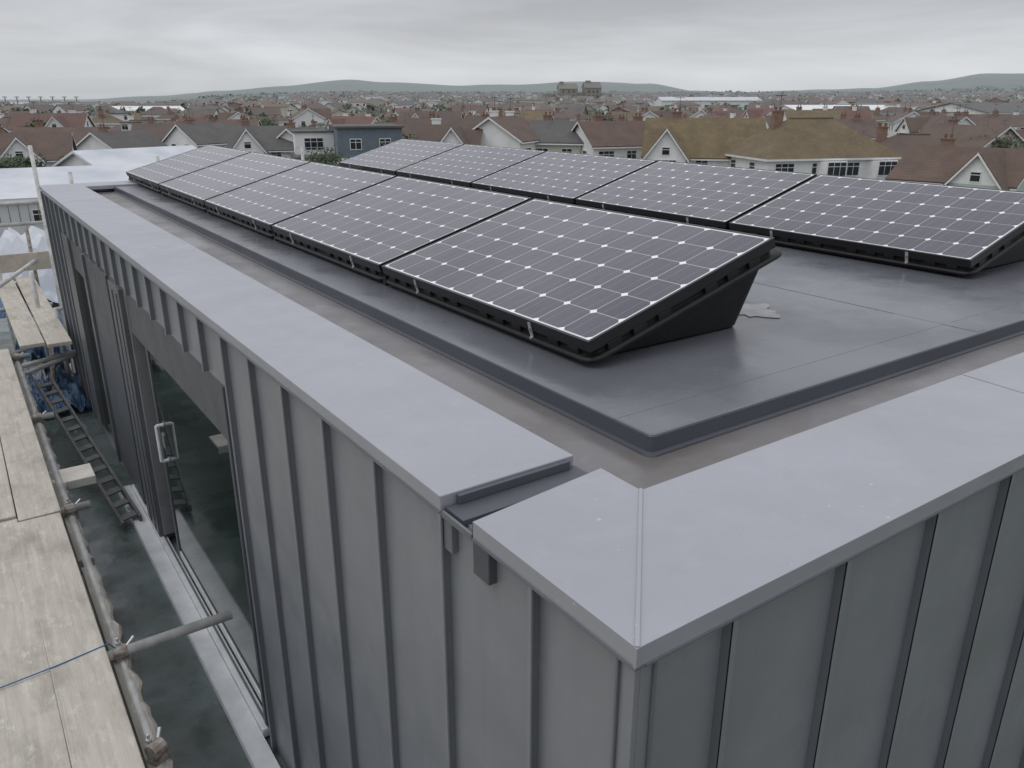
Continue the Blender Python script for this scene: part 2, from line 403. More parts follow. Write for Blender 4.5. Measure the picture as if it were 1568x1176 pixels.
def rr3(x0,x1,y0,y1,r,z): return [(x,y,z) for x,y in rrect(x0,x1,y0,y1,r)]
mb=MB(); 
def sl(o,nz,r=.05,xo=0): return [tuple(R@Vector(p)) for p in rr3(-o,PW+o+xo,-o,PL+o,r,nz)]
def fl(x0,x1,y0,y1,r,z): return [(x,y,z) for x,y in rrect(x0,x1,y0,y1,r)]
mb.loft([sl(-.03,-.0425,.03),sl(-.014,-.043,.04),sl(-.010,-.050,.045,.02),sl(-.012,-.066,.045,.02),sl(.006,-.070,.055,.04),sl(.014,-.076,.06,.045),sl(.014,-.086,.06,.045),sl(.004,-.092,.06,.03),sl(-.022,-.094,.05,.0),
   ],'blackplastic')
def mixr(a,b,t): return [tuple(Vector(p).lerp(Vector(q),t)) for p,q in zip(a,b)]
top=sl(-.024,-.093,.05); bot=fl(.035,.90,.085,PL-.085,.07,0.001); bot2=fl(.03,.905,.075,PL-.075,.075,0.012)
mb.loft([top,mixr(top,bot2,.5),bot2,bot],'blackplastic')
mb.M=R
for i in range(13):
    yy=.07+i*(PL-.19)/12
    if i%4!=2: mb.box(-.002,.012,yy,yy+.06,-.072,-.044,'blackplastic')
for i in (0,1,2,4,5,6):
    xx=.08+i*.125
    for ys in (-.003,PL-.016): mb.box(xx,xx+.065,ys,ys+.019,-.072,-.044,'blackplastic')
me_tub=mb.mesh('tub')
mb=MB(); mb.M=R
for yy in (.35,PL-.35):
    mb.box(-.004,-.0005,yy-.009,yy+.009,-.075,-.008,'alu'); mb.box(-.012,-.004,yy-.007,yy+.007,-.078,-.068,'alu'); mb.box(-.008,-.004,yy-.005,yy+.005,-.045,-.03,'rust')
me_clip=mb.mesh('clips')
PITCH=1.645
for row,(px) in enumerate((1.723,4.31)):
    for i in range(5):
        e=empty('solar_panel',(px,2.02+i*PITCH,DZ))
        mkobj('panel_frame',me_frame,e)
        mkobj('photovoltaic_glass',me_cells,e); t=mkobj('mounting_tub',me_tub,e,.004); mkobj('panel_clips',me_clip,e)
mb=MB()
for px in (1.723,4.31):
    for i in range(1,5):
        yy=2.02+i*PITCH-.03
        mb.box(px+.02,px+.9,yy,yy+.0295,DZ+.0,DZ+.05,'blackplastic')
mb.obj('panel_link_strip',None)

# ---------------------------------------------------------------- terrace + scaffold
mb=MB(); mb.box(-1.6,WX,-1,14,-2.4,-2.26,'floor'); mb.obj('terrace_floor',None)
mb=MB(); mb.box(-1.6,WX,-1,14,-9.1,-2.41,'wall'); mb.obj('terrace_podium',None)
SC=empty('scaffold_platform')
BZ=-1.42; bw=.225
def plank(x,y0,y1,z=BZ,par=SC,k='wood',tilt=0,w=bw):
    mb=MB(); L=y1-y0
    mb.box(0,w-.006,0,L,-.038,0,k)
    o=mb.obj('scaffold_board',par,.004); o.location=(x,y0,z+random.uniform(-.005,.005)); o.rotation_euler=(0,random.uniform(-.012,.012),random.uniform(-.003,.003)+tilt)
    return o
for i in range(6):
    x0=.2-bw*(i+1)
    if i%2==0: plank(x0,1.05,4.94); plank(x0,4.965,8.9); plank(x0,-2.9,1.03)
    else: plank(x0,1.2+.1*i,5.0+.01*i); plank(x0,5.03+.01*i,8.95); plank(x0,-2.7,1.17+.1*i)
plank(.30,8.95,12.7); plank(.53,8.85,12.6)
for i in range(3): plank(-.1-.23*i,9.2,13)
mb=MB()
for yy in (1.15,3.47,5.1,6.9,8.8,11.0,12.9):
    xe=.743 if yy==3.47 else (.36 if yy<9 else .8)
    mb.tube((-1.3,yy,BZ-.068),(xe,yy,BZ-.068),.0242,'tube')
for xx in (-1.25,): 
    mb.tube((xx,-2,BZ-.12),(xx,13.5,BZ-.12),.0242,'tube')
for xx,yy,zt in ((-1.25,3.5,.6),(-1.25,8.7,.6)):
    mb.tube((xx,yy,-9),(xx,yy,zt),.0242,'tube')
mb.tube((.245,-1,BZ-.12),(.245,9,BZ-.12),.0242,'tube')
mb.obj('ledger_tubes',SC,0,True)
mb=MB(); mb.tube((.7432,3.47,BZ-.068),(.7445,3.47,BZ-.068),.019,'black'); mb.obj('tube_bore_black',SC)  # flat black disc painting the darkness inside the capped tube end
def coupler(x,y,z,par,rz=0):
    mb=MB(); mb.M=Matrix.Translation((x,y,z))@Matrix.Rotation(rz,4,'Z')
    mb.tube((-.028,0,0),(.028,0,0),.034,'rust',10); mb.tube((0,-.028,-.052),(0,.028,-.052),.034,'rust',10)
    mb.box(-.022,.022,-.03,.03,-.03,-.02,'rust'); mb.tube((.0,.036,-.02),(.0,.036,.055),.006,'alu',8); mb.tube((.0,.036,.02),(.0,.036,.034),.012,'alu',6)
    mb.tube((.036,0,-.075),(.036,0,0),.006,'alu',8); mb.tube((.03,.03,.0),(.07,.06,.02),.008,'alu',8)
    mb.obj('coupler',par,.001)
for yy in (1.15,3.47,5.1,6.9,8.8): coupler(.245,yy,BZ-.068,SC)
coupler(.25,2.75,BZ-.05,SC,.5)
def rough_board(x0,x1,y0,y1,z0,z1,name):
    mb=MB(); n=int((y1-y0)/.06); R=[]
    for i in range(n+1):
        yy=y0+(y1-y0)*i/n; a=noise.noise((yy*6,1,3))*.022; b=noise.noise((yy*9,5,3))*.022
        R.append([(x0,yy,z0),(x1+a,yy,z0),(x1+b,yy,z1-.01),(x1-.012+b,yy,z1+a*.6),(x0,yy,z1)])
    mb.loft(R,'oldwood'); mb.obj(name,SC)
rough_board(.208,.28,.8,4.4,BZ-.19,BZ-.10,'inner_toe_board'); rough_board(.205,.275,4.5,8.7,BZ-.20,BZ-.11,'inner_toe_board_b')
M['palewood']=mat('pale_timber',(.66,.64,.58),(.54,.51,.46),6,.8)
mb=MB(); mb.box(.2,.46,5.62,5.86,BZ-.17,BZ-.11,'palewood'); mb.obj('timber_offcut',None,.004)
mb=MB(); pts=[(-1.3,3.30,BZ+.012),(-.6,3.36,BZ+.01),(0,3.42,BZ+.008),(.205,3.46,BZ+.004),(.23,3.47,BZ-.04)]
for a,b in zip(pts,pts[1:]): mb.tube(a,b,.0028,'bluerope',8)
mb.obj('blue_rope',None)
LD=empty('steel_ladder',(0,0,0)); mb=MB()
a0=Vector((.36,8.7,-1.75));a1=Vector((.62,6.1,-2.2)); side=Vector((.13,.03,0.01))
def beam(p,q,k,wx=.010,wz=.03):
    d=(q-p); L=d.length; z=d.to_track_quat('Y','Z').to_matrix().to_4x4(); mb.M=Matrix.Translation(p)@z; mb.box(-wx,wx,0,L,-wz,wz,k); mb.M=Matrix.Identity(4)
beam(a0,a1,'darksteel'); beam(a0+side,a1+side,'darksteel')
for i in range(14):
    t=(i+.5)/14; p=a0.lerp(a1,t); beam(p,p+side,'darksteel',.045,.006)
mb.obj('ladder_rails_rungs',LD)
GR=empty('scaffold_guard_rail'); mb=MB()
for xx,zt in ((.97,.32),(1.36,-.02),(2.45,.14),(4.5,.20),(-.3,.5),(.35,-.5)):
    mb.tube((xx,12,-9.1),(xx,12,zt),.0242,'tube')
for z in (-.36,-.62): mb.tube((-3,12.03,z),(1.6,12.03,z-.02),.0242,'tube')
for k in range(26): mb.tube((-1.6+k*.11,12.05,-.62),(-1.6+k*.11,12.05,-.36),.006,'rust',6)
mb.tube((.2,10.2,-1.1),(1.2,13.5,-1.15),.0242,'tube'); mb.tube((-.5,11,-2.2),(.95,11.05,-1.9),.0242,'tube')
mb.tube((.62,10.6,-2.3),(.62,10.6,-1.0),.0242,'tube');mb.tube((.8,12.8,-2.6),(.8,12.8,-.7),.0242,'rust')
mb.tube((.3,9.6,-1.9),(.9,9.6,-1.75),.0242,'tube'); mb.tube((.74,9.9,-2.26),(.74,9.9,-1.3),.0242,'tube')
mb.tube((.28,9.2,-1.7),(.8,9.3,-1.66),.0242,'tube'); mb.tube((.5,9.1,-2.2),(.78,11.5,-1.6),.0242,'rust'); mb.tube((.4,11.6,-1.75),(1.0,11.7,-1.7),.0242,'tube')
mb.obj('guard_rail_tubes',GR,0,True)
mb=MB(); mb.box(-2,1.3,12.1,12.14,-1.25,-1.02,'wood'); mb.obj('toe_board',GR,.003)
def tarp(name,cx,cy,cz,sx,sy,h,k,seed):
    mb=MB(); n=34; g=[]
    for i in range(n+1):
        for j in range(n+1):
            u=i/n-.5;v=j/n-.5
            z=cz+h*(1-4*u*u)*(1-4*v*v)*.6+h*.9*noise.noise((u*5+seed,v*5,seed))+h*.5*noise.noise((u*15,v*15+seed,2))
            g.append((cx+u*sx+.1*sx*noise.noise((u*3,v*3,seed)),cy+v*sy,z))
    i0=mb.pts(g)
    for i in range(n):
        for j in range(n):
            a=i0+i*(n+1)+j; mb.f.append((a,a+n+1,a+n+2,a+1)); mb.m.append(mb.mi(k))
    return mb.obj(name,None,0,False)
tarp('blue_tarpaulin',.60,9.6,-2.2,.5,1.2,.22,'blue',1)
tarp('blue_tarpaulin',.62,11.3,-2.15,.55,1.1,.25,'blue',8)
tarp('dust_sheet',.2,10.5,-2.2,.7,1.0,.2,'tarpwhite',3)
tarp('blue_tarpaulin',.3,15.5,-2.9,1.8,2.5,.6,'blue',4)
tarp('dust_sheet',1.0,24,-3.4,5,6,.9,'tarpwhite',6)
mb=MB(); mb.box(-6,7,14.1,30,-9.1,-3.9,'gutter'); mb.obj('lower_flat_roof',None)
mb=MB(); mb.tube((2.52,.47,-9),(2.52,.47,-1.22),.0242,'tube'); mb.tube((2.52,.47,-1.24),(2.52,.47,-1.17),.031,'blue'); mb.obj('capped_scaffold_tube',None,.002)

# ---------------------------------------------------------------- terrain
HD=Vector((.5703,.8214,0)); RT=Vector((.8214,-.5703,0)); YAW=-math.radians(34.77)
def TW(D,L): v=HD*D+RT*L; return v.x,v.y
def sm(a,b,x):
    t=max(0,min(1,(x-a)/(b-a))); return t*t*(3-2*t)
prof=[(-180,20),(-60,0),(-27,0),(-23,16),(-19,30),(-15,44),(-11,64),(-8,54),(-4,46),(0,50),(5,60),(9,48),(12,26),(15,18),(20,24),(23,32),(26,55),(29,80),(33,76),(40,60),(60,40),(180,20)]
def hp(az):
    for (a,h),(b,k) in zip(prof,prof[1:]):
        if a<=az<=b:
            t=(az-a)/(b-a); t=t*t*(3-2*t); return h+(k-h)*t
    return 0
GZ0=-9.1
def terr(x,y):
    r=math.hypot(x,y)
    if r<200: return GZ0
    az=math.degrees(math.atan2(x*RT.x+y*RT.y,x*HD.x+y*HD.y))
    s=sm(-24,-12,az)*(1-sm(60,90,abs(az)))
    z=GZ0+sm(250,1500,r)*12*s
    hh=hp(az)
    z+=sm(1700,3500,r)*(hh+noise.noise((x*.002,y*.002,0))*8+noise.noise((x*.009,y*.009,3))*4*min(1,hh/30))
    return z
mb=MB(); rad=[0,20,60,120,200]; 
while rad[-1]<14000: rad.append(rad[-1]*1.08)
NA=720; g=[]
for r in rad:
    for i in range(NA):
        a=2*math.pi*i/NA; x,y=r*math.cos(a),r*math.sin(a); g.append((x,y,terr(x,y) if r<3700 else terr(x,y)-sm(3700,9000,r)*60))
mb.v=g; k=mb.mi('ground')
for j in range(len(rad)-1):
    for i in range(NA):
        a=j*NA+i;b=j*NA+(i+1)%NA; mb.f.append((a,b,b+NA,a+NA)); mb.m.append(k)
mb.obj('ground',None,0,True,False)
mb=MB()
A=[-70+i*1.5 for i in range(31)]
inner=[]; outer=[]
for az in A:
    for R_,L_ in ((900,inner),(13000,outer)):
        t=math.radians(az); x,y=TW(R_*math.cos(t),R_*math.sin(t)); L_.append((x,y,GZ0+.25))
for i in range(len(A)-1): mb.poly([inner[i],outer[i],outer[i+1],inner[i+1]],'sea')
mb.obj('sea',None)
mb=MB()
for D0 in (70,112,158,205):
    c=[TW(D0-2.6,-160),TW(D0-2.6,170),TW(D0+2.6,170),TW(D0+2.6,-160)]; mb.poly([(x,y,GZ0+.02) for x,y in c],'asphalt')
    for o in (-3.2,3.2):
        c=[TW(D0+o-.6,-160),TW(D0+o-.6,170),TW(D0+o+.6,170),TW(D0+o+.6,-160)]; mb.prism(c,GZ0,GZ0+.12,'r_grey')
mb.obj('road',None)

# ---------------------------------------------------------------- houses
def window(mb,x,y,z,w,h,side,inset=0):
    def bx(a0,a1,z0,z1,p0,p1,k):
        if side=='f': mb.box(a0,a1,y-p1,y-p0,z0,z1,k)
        elif side=='b': mb.box(a0,a1,y+p0,y+p1,z0,z1,k)
        elif side=='l': mb.box(x-p1,x-p0,a0,a1,z0,z1,k)
        else: mb.box(x+p0,x+p1,a0,a1,z0,z1,k)
    c=x if side in 'fb' else y
    bx(c-w/2,c+w/2,z,z+h,-.02,.05,'trim')
    n=max(1,round(w/.75)); pw=(w-.08)/n
    for i in range(n):
        bx(c-w/2+.04+i*pw+.03,c-w/2+.04+(i+1)*pw-.03,z+.08,z+h*.68-.03,.0,.062,'winglass')
        bx(c-w/2+.04+i*pw+.03,c-w/2+.04+(i+1)*pw-.03,z+h*.68+.03,z+h-.08,.0,.062,'winglass')
def slab(mb,a,b,c,d,t,k):
    a,b,c,d=map(Vector,(a,b,c,d)); n=(b-a).cross(d-a).normalized()*t
    if n.z<0:n=-n
    i=mb.pts([a,b,c,d,a+n,b+n,c+n,d+n])
    for q in ((3,2,1,0),(4,5,6,7),(0,1,5,4),(1,2,6,5),(2,3,7,6),(3,0,4,7)): mb.f.append(tuple(i+z for z in q)); mb.m.append(mb.mi(k))
def gable(mb,x0,x1,y0,y1,zw,hr,axis,roof,wall,ov=.35,trim=True):
    if axis=='x':
        ym=(y0+y1)/2; s=hr/((y1-y0)/2)
        for yy,sg in((y0,-1),(y1,1)):
            slab(mb,(x0-ov,yy+sg*ov,zw-s*ov),(x1+ov,yy+sg*ov,zw-s*ov),(x1+ov,ym,zw+hr),(x0-ov,ym,zw+hr),.14,roof)
            mb.box(x0-ov,x1+ov,yy+sg*ov-.04,yy+sg*ov+.04,zw-s*ov-.12,zw-s*ov+.02,'trim')
        for xx in (x0,x1): mb.poly([(xx,y0,zw),(xx,y1,zw),(xx,ym,zw+hr)],wall)
        if trim:
            for xx in (x0-ov,x1+ov):
                q_=.01 if xx>x0 else -.01
                for yy,sg in((y0,-1),(y1,1)):
                    mb.poly([(xx+q_,yy+sg*ov,zw-s*ov-.1),(xx+q_,ym,zw+hr-.1),(xx+q_,ym,zw+hr+.12),(xx+q_,yy+sg*ov,zw-s*ov+.12)],'trim')
    else:
        xm=(x0+x1)/2; s=hr/((x1-x0)/2)
        for xx,sg in((x0,-1),(x1,1)):
            slab(mb,(xx+sg*ov,y0-ov,zw-s*ov),(xx+sg*ov,y1,zw-s*ov),(xm,y1,zw+hr),(xm,y0-ov,zw+hr),.14,roof)
        mb.poly([(x0,y0,zw),(x1,y0,zw),(xm,y0,zw+hr)],wall)
        if trim:
            for xx,sg in((x0,-1),(x1,1)):
                mb.poly([(xx+sg*ov,y0-ov-.01,zw-s*ov-.1),(xm,y0-ov-.01,zw+hr-.1),(xm,y0-ov-.01,zw+hr+.12),(xx+sg*ov,y0-ov-.01,zw-s*ov+.12)],'trim')
def hip(mb,x0,x1,y0,y1,zw,hr,roof,ov=.4):
    x0-=ov;x1+=ov;y0-=ov;y1+=ov;ym=(y0+y1)/2; r=(y1-y0)/2*.95
    A=(x0+r,ym,zw+hr);Bp=(x1-r,ym,zw+hr); z=zw-.05
    a,b,c,d=(x0,y0,z),(x1,y0,z),(x1,y1,z),(x0,y1,z)
    mb.poly([a,b,Bp,A],roof);mb.poly([c,d,A,Bp],roof);mb.poly([b,c,Bp],roof);mb.poly([d,a,A],roof)
    mb.box(x0,x1,y0,y1,z-.18,z-.004,'trim')
    mb.box(x0+r,x1-r,ym-.1,ym+.1,zw+hr-.06,zw+hr+.08,roof)
def chimney(mb,x,y,z,h,k='w_brick',w=.9):
    mb.box(x-w/2,x+w/2,y-.3,y+.3,z-1.2,z+h,k); mb.box(x-w/2-.07,x+w/2+.07,y-.37,y+.37,z+h,z+h+.12,k)
    for dx in(-w/4,w/4): mb.tube((x+dx,y,z+h+.1),(x+dx,y,z+h+.42),.11,'r_orange',8)
    mb.box(x+.2,x+.24,y,y+.04,z+h,z+h+1.5,'r_grey'); mb.box(x-.35,x+.7,y,y+.03,z+h+1.38,z+h+1.42,'r_grey')
    for q in range(4): mb.box(x-.3+q*.28,x-.27+q*.28,y-.25,y+.25,z+h+1.42,z+h+1.45,'r_grey')
def house(w,d,zw,hr,roof,wall,kind,wing=None,ch=1,floors=2,white_ch=False,dorm=0,bay=False):
    mb=MB(); x0,x1,y0,y1=-w/2,w/2,-d/2,d/2
    mb.box(x0,x1,y0,y1,-.5,zw,wall)
    if zw<4: floors=1
    if kind=='gable': gable(mb,x0,x1,y0,y1,zw,hr,'x',roof,wall)
    else: hip(mb,x0,x1,y0,y1,zw,hr,roof)
    fh=zw/floors
    n=max(2,int(w/3)); 
    for f in range(floors):
        for i in range(n):
            x=x0+w*(i+.5)/n; ww=1.9 if i%2==0 else 1.2
            if wing and abs(x-wing[0])<wing[1]/2+.6: continue
            if f==0 and i==n-1: mb.box(x-.5,x+.5,y0-.06,y0+.02,0,2.1,'r_red'); continue
            window(mb,x,y0,f*fh+.85,ww,1.25,'f')
        for i in range(n): window(mb,x0+w*(i+.5)/n,y1,f*fh+.85,1.3,1.2,'b')
        for yy in (y0+d*.3,y0+d*.7): window(mb,x0,yy,f*fh+.85,1.0,1.2,'l'); window(mb,x1,yy,f*fh+.85,1.0,1.2,'r')
    if kind=='gable' and hr>2.4:
        window(mb,x0,0,zw+.2,.8,1,'l');window(mb,x1,0,zw+.2,.8,1,'r')
    if wing:
        wx,ww,pr,wh=wing
        mb.box(wx-ww/2,wx+ww/2,y0-pr,y0+.01,-.5,zw,wall if wall!='w_brick' else 'w_white')
        gable(mb,wx-ww/2,wx+ww/2,y0-pr,y0+d*.45,zw,wh,'y',roof,'w_white',.3)
        for f in range(floors): window(mb,wx,y0-pr,f*fh+.85,min(2.2,ww*.55),1.3,'f')
        window(mb,wx,y0-pr,zw+.15,.8,.8,'f')
    if bay:
        for bx_ in bay:
            mb.prism([(bx_-1.5,y0+.01),(bx_-1.0,y0-.9),(bx_+1.0,y0-.9),(bx_+1.5,y0+.01)],-.5,zw-.3,'trim')
            for f in range(floors): window(mb,bx_,y0-.9,f*fh+.9,1.9,1.3,'f')
    for i in range(dorm):
        x=x0+w*(i+.5)/dorm; 
        mb.box(x-1,x+1,y0+.3,y0+d*.4,zw+.2,zw+1.6,'trim'); window(mb,x,y0+.3,zw+.45,1.7,1.0,'f'); mb.box(x-1.2,x+1.2,y0+.1,y0+d*.4,zw+1.6,zw+1.75,'r_grey')
    if ch>=1: chimney(mb,x0+w*.25,0.4,zw+hr,.6,'w_white' if white_ch else 'w_brick')
    if ch>=2: chimney(mb,x0+w*.8,0.4,zw+hr*.95,.6,'w_white' if white_ch else 'w_brick')
    return mb
def place(mb_or_me,name,D,L,rot=0,z=None,sc=1):
    x,y=TW(D,L); me=mb_or_me if isinstance(mb_or_me,bpy.types.Mesh) else mb_or_me.mesh(name)
    o=mkobj(name,me); o.location=(x,y,(terr(x,y) if z is None else z)); o.rotation_euler=(0,0,YAW+rot); o.scale=(sc,)*3; return o
hero=[]
def H(name,D,L,rot,*a,**k):
    hero.append((D,L,7)); return place(house(*a,**k),name,D,L,rot)
H('white_bay_window_house',78,27.8,.22,13.0,9,5.0,3.2,'r_olive','w_white','hip',ch=1,bay=(-.3,4.8))
H('gabled_house',84,19.3,-.22,11,8.5,4.7,3.3,'r_olive','w_white','gable',wing=(-3.4,3.8,2.4,2.5),ch=1)
H('terraced_house',92,11.6,.35,9.0,7,5.3,2.2,'r_brown','w_white','gable',ch=2)
H('cream_house',94,5.4,-.25,6.0,7,5.5,2.0,'r_grey','w_cream','gable',ch=1)
H('white_gabled_house',92,-.8,1.15,7.5,7.0,5.8,2.2,'r_brown','w_white','gable',ch=2,white_ch=True)
H('white_gabled_house',90,-6.6,-.1,6.5,7,4.6,2.6,'r_brown','w_white','gable',wing=(1.0,4,1.8,2.5),ch=1,white_ch=True)
H('brown_roof_house',104,-12.5,.25,8.5,7.5,4.9,2.2,'r_brown','w_white','gable',ch=1)
H('brown_roof_house',121,-8,.1,14,8,4.6,2.6,'r_brown','w_white','gable',ch=2,dorm=1)
H('twin_gable_house',98,-29.5,.25,6.5,8,4.5,2.3,'r_grey','w_white','gable',wing=(-1.3,3.4,1.6,2.2),ch=1)
H('rendered_house',99,-25.0,1.3,6,6,4.4,2.2,'r_grey','w_white','gable',ch=1)
H('red_roof_house',80,38.5,-.25,11,8.5,4.2,2.5,'r_brown','w_cream','hip',ch=1)
H('pale_green_house',66,36.8,-.85,9,7.5,3.9,2.3,'r_brown','w_green','gable',wing=(2.2,3.6,1.2,2.2),ch=1)
H('bungalow',92,-54,.4,9,8,3.8,2.5,'r_brown','w_white','gable',wing=(0,4,1,2.2),ch=1)
H('bungalow',118,-64,.1,11,8,3.6,2.4,'r_brown','w_white','gable',ch=1)
H('bungalow',72,50,.35,10,8,4,2.6,'r_brown','w_white','gable',ch=1)
H('rendered_house',114,-42,1.0,8,7,4.4,2.2,'r_grey','w_white','gable',ch=1)
H('rendered_house',124,-51,.3,9,7,4.4,2.0,'r_brown','w_white','gable',ch=1)
H('rendered_house',104,-49,1.2,8,7,4.0,2.0,'r_grey','w_white','gable',ch=1)
mb=MB(); mb.box(-5.4,5.4,-4,4,-.5,4.2,'w_white'); mb.box(-1.2,5.4,-3.8,4.01,4.2,7.1,'w_bluegrey'); mb.box(-1.4,5.6,-4.1,4.2,7.1,7.3,'r_grey')
mb.box(-5.6,-1.21,-4.2,4.2,4.2,4.4,'r_grey'); mb.box(-5.2,-1.21,0,3.8,4.4,6.6,'w_white'); mb.box(-5.4,-1.21,-.2,4,6.6,6.75,'r_grey')
for x in (-3.9,-1.5,1.2,3.8): window(mb,x,-4,2.4,1.5,1.3,'f')
for x in (.6,3.6): window(mb,x,-3.8,5.0,1.2,1.1,'f')
window(mb,-3.3,0,4.8,2,1.3,'f')
for i in range(9): mb.box(-5.4+i*.5,-5.36+i*.5,-4.05,-4.0,4.4,5.3,'alu')
mb.box(-5.4,-1.3,-4.06,-4.0,5.3,5.35,'alu')
place(mb,'modern_flat_roof_house',88,-17.6,.3); hero.append((88,-18,8))
mb=MB(); mb.box(-9,9,-8,8,-.5,3.0,'tarpwhite'); 
gable(mb,-9,9,-8,8,3.0,1.5,'x','tarpwhite','tarpwhite',.4); mb.box(2,8,-12,-8,-.5,2.9,'tarpwhite'); mb.box(1.8,8.2,-12.2,-8,2.9,3.05,'w_white')
for x in (-6,-1,4): window(mb,x,-8,1.0,1.6,1.2,'f')
place(mb,'white_roof_hall',68,-38,.5); hero.append((68,-38,13))
mb=MB(); mb.box(-6,6,-5,5,-.5,3.4,'w_white'); gable(mb,-6,6,-5,5,3.4,1.6,'x','tarpwhite','w_white',.4)
for x in (-3,0,3): window(mb,x,-5,1.2,1.6,1.2,'f')
place(mb,'white_workshop',86,-39,.9); hero.append((86,-39,8))
mb=MB(); mb.box(-22,-3,-9,9,-2,13,'w_stone'); mb.box(5,22,-10,10,-2,14,'w_stone'); mb.box(-3,5,-7,7,-2,9,'w_stone'); mb.box(-38,-22,-8,8,-2,8,'w_stone'); mb.box(22,34,-8,8,-2,8,'w_stone')
for x0,x1 in ((-22,-3),(5,22)):
    for x in (x0+4,(x0+x1)/2,x1-4):
        for z in (4,8.5): window(mb,x,-9 if x0<0 else -10,z,1.8,2.8,'f')
gable(mb,-22,-3,-9,9,13,5,'x','r_olive','w_stone',.5)
gable(mb,5,22,-10,10,14,5.5,'x','r_brown','w_stone',.5)
mb.box(7,12,-2,3,14,21,'w_stone'); mb.box(-21,-17,-2,2,13,20,'w_stone')
place(mb,'stone_priory',900,71,.1)
def shed(D,L,w,d,h,roofk,name,rot=0):
    mb=MB(); mb.box(-w/2,w/2,-d/2,d/2,-2,h,'w_white'); gable(mb,-w/2,w/2,-d/2,d/2,h,d*.08,'x',roofk,'w_white',.5,False)
    for i in range(int(w/8)): window(mb,-w/2+4+i*8,-d/2,1.5,4,3,'f')
    place(mb,name,D,L,rot); hero.append((D,L,w/2+4))
shed(330,128,44,20,5.5,'w_white','warehouse',.1); shed(230,140,46,28,6.4,'r_grey','warehouse',.2); shed(360,-150,46,20,5,'w_white','warehouse',-.1); shed(520,120,60,24,7,'tarpwhite','warehouse')
variants=[]
rc=['r_brown','r_brown','r_olive','r_red','r_brown','r_red','r_grey','r_brown','r_orange','r_brown']
wc=['w_white','w_white','w_cream','w_white','w_brick','w_white','w_white','w_white','w_cream','w_white']
nmap={'r_brown':'brown_roof_house','r_olive':'lichen_roof_house','r_red':'red_roof_house','r_grey':'grey_roof_house','r_orange':'orange_roof_house'}
for i in range(20):
    r=rc[i%10]; wl=wc[(i*3)%10]
    k='gable' if i%4 else 'hip'
    variants.append((house(random.uniform(7,12),random.uniform(6.2,8),random.choice((3.4,4.8,5.1,5.4)),random.uniform(1.7,2.5),r,wl,k,wing=((random.choice((-2,2)),3.6,1.8,2.0) if i%2 else None),ch=1+i%2,white_ch=(i%5==0),dorm=1 if i%6==0 else 0).mesh('house_mesh%d'%i),nmap[r]))
def blocked(D,L,pad=4):
    return any(math.hypot(D-a,L-b)<c+pad for a,b,c in hero)
D_=62
while D_<235:
    L_=-.78*D_+random.uniform(0,8)
    while L_<.80*D_:
        if not blocked(D_,L_,3) and not(D_<90 and -46<L_<46) and random.random()<.86:
            me,nm=random.choice(variants)
            place(me,nm,D_+random.uniform(-4,4),L_,random.choice((0,.3,-.4,math.pi/2,1.3,-1.4,1.8,math.pi))+random.uniform(-.2,.2),None,random.uniform(.85,1.02))
        L_+=random.uniform(12,17)
    D_+=20
mb=MB(); 
D_=240
while D_<1750:
    L_=-.85*D_+random.uniform(0,8)
    ang=random.uniform(-.5,.5)
    while L_<.9*D_:
        az=math.degrees(math.atan2(L_,D_))
        dd=D_+random.uniform(-9,9)
        if not blocked(dd,L_,2) and random.random()<(.8 if D_<900 else .65) and (az>-22 or D_<700):
            x,y=TW(dd,L_); z=terr(x,y); w=random.uniform(7,15); d=random.uniform(6.5,9); zw=random.choice((3,3.4,4.8,5.3)); hr=random.uniform(1.6,2.6)
            if random.random()<.05: w*=2.2; zw+=2; hr=.8
            mb.M=Matrix.Translation((x,y,z))@Matrix.Rotation(YAW+ang+random.choice((0,0,math.pi/2,math.pi/2))+random.uniform(-.2,.2),4,'Z')
            wl=random.choice(wc); r=random.choice(rc)
            mb.box(-w/2,w/2,-d/2,d/2,-1,zw,wl)
            o=.35
            if random.random()<.3:
                e=d*.45; mb.poly([(-w/2-o,-d/2-o,zw),(w/2+o,-d/2-o,zw),(w/2-e,0,zw+hr),(-w/2+e,0,zw+hr)],r);mb.poly([(-w/2-o,d/2+o,zw),(w/2+o,d/2+o,zw),(w/2-e,0,zw+hr),(-w/2+e,0,zw+hr)],r)
                mb.poly([(w/2+o,-d/2-o,zw),(w/2+o,d/2+o,zw),(w/2-e,0,zw+hr)],r);mb.poly([(-w/2-o,-d/2-o,zw),(-w/2-o,d/2+o,zw),(-w/2+e,0,zw+hr)],r)
            else:
                mb.poly([(-w/2-o,-d/2-o,zw-.15),(w/2+o,-d/2-o,zw-.15),(w/2+o,0,zw+hr),(-w/2-o,0,zw+hr)],r);mb.poly([(-w/2-o,d/2+o,zw-.15),(w/2+o,d/2+o,zw-.15),(w/2+o,0,zw+hr),(-w/2-o,0,zw+hr)],r)
                for s in(-1,1): mb.poly([(s*w/2,-d/2,zw),(s*w/2,d/2,zw),(s*w/2,0,zw+hr-.05)],wl)
            if random.random()<.6:
                cx=random.uniform(-w/3,w/3); mb.box(cx-.4,cx+.4,-.3,.3,zw,zw+hr+.7,'w_brick' if random.random()<.7 else wl)
            if D_<800:
                for f in range(1 if zw<4 else 2):
                    for i in range(3):
                        xx=-w/2+w*(i+.5)/3
                        mb.box(xx-.8,xx+.8,-d/2-.05,-d/2,f*2.3+.8,f*2.3+1.9,'winglass'); 
                    mb.box(-w/2-.05,-w/2,-.7,.7,f*2.3+.8,f*2.3+1.9,'winglass')
        L_+=random.uniform(12,20)*(1+D_/2500)
    D_+=21+D_*.02
mb.M=Matrix.Identity(4)
mb.obj('distant_town_houses',None,0,False,False)

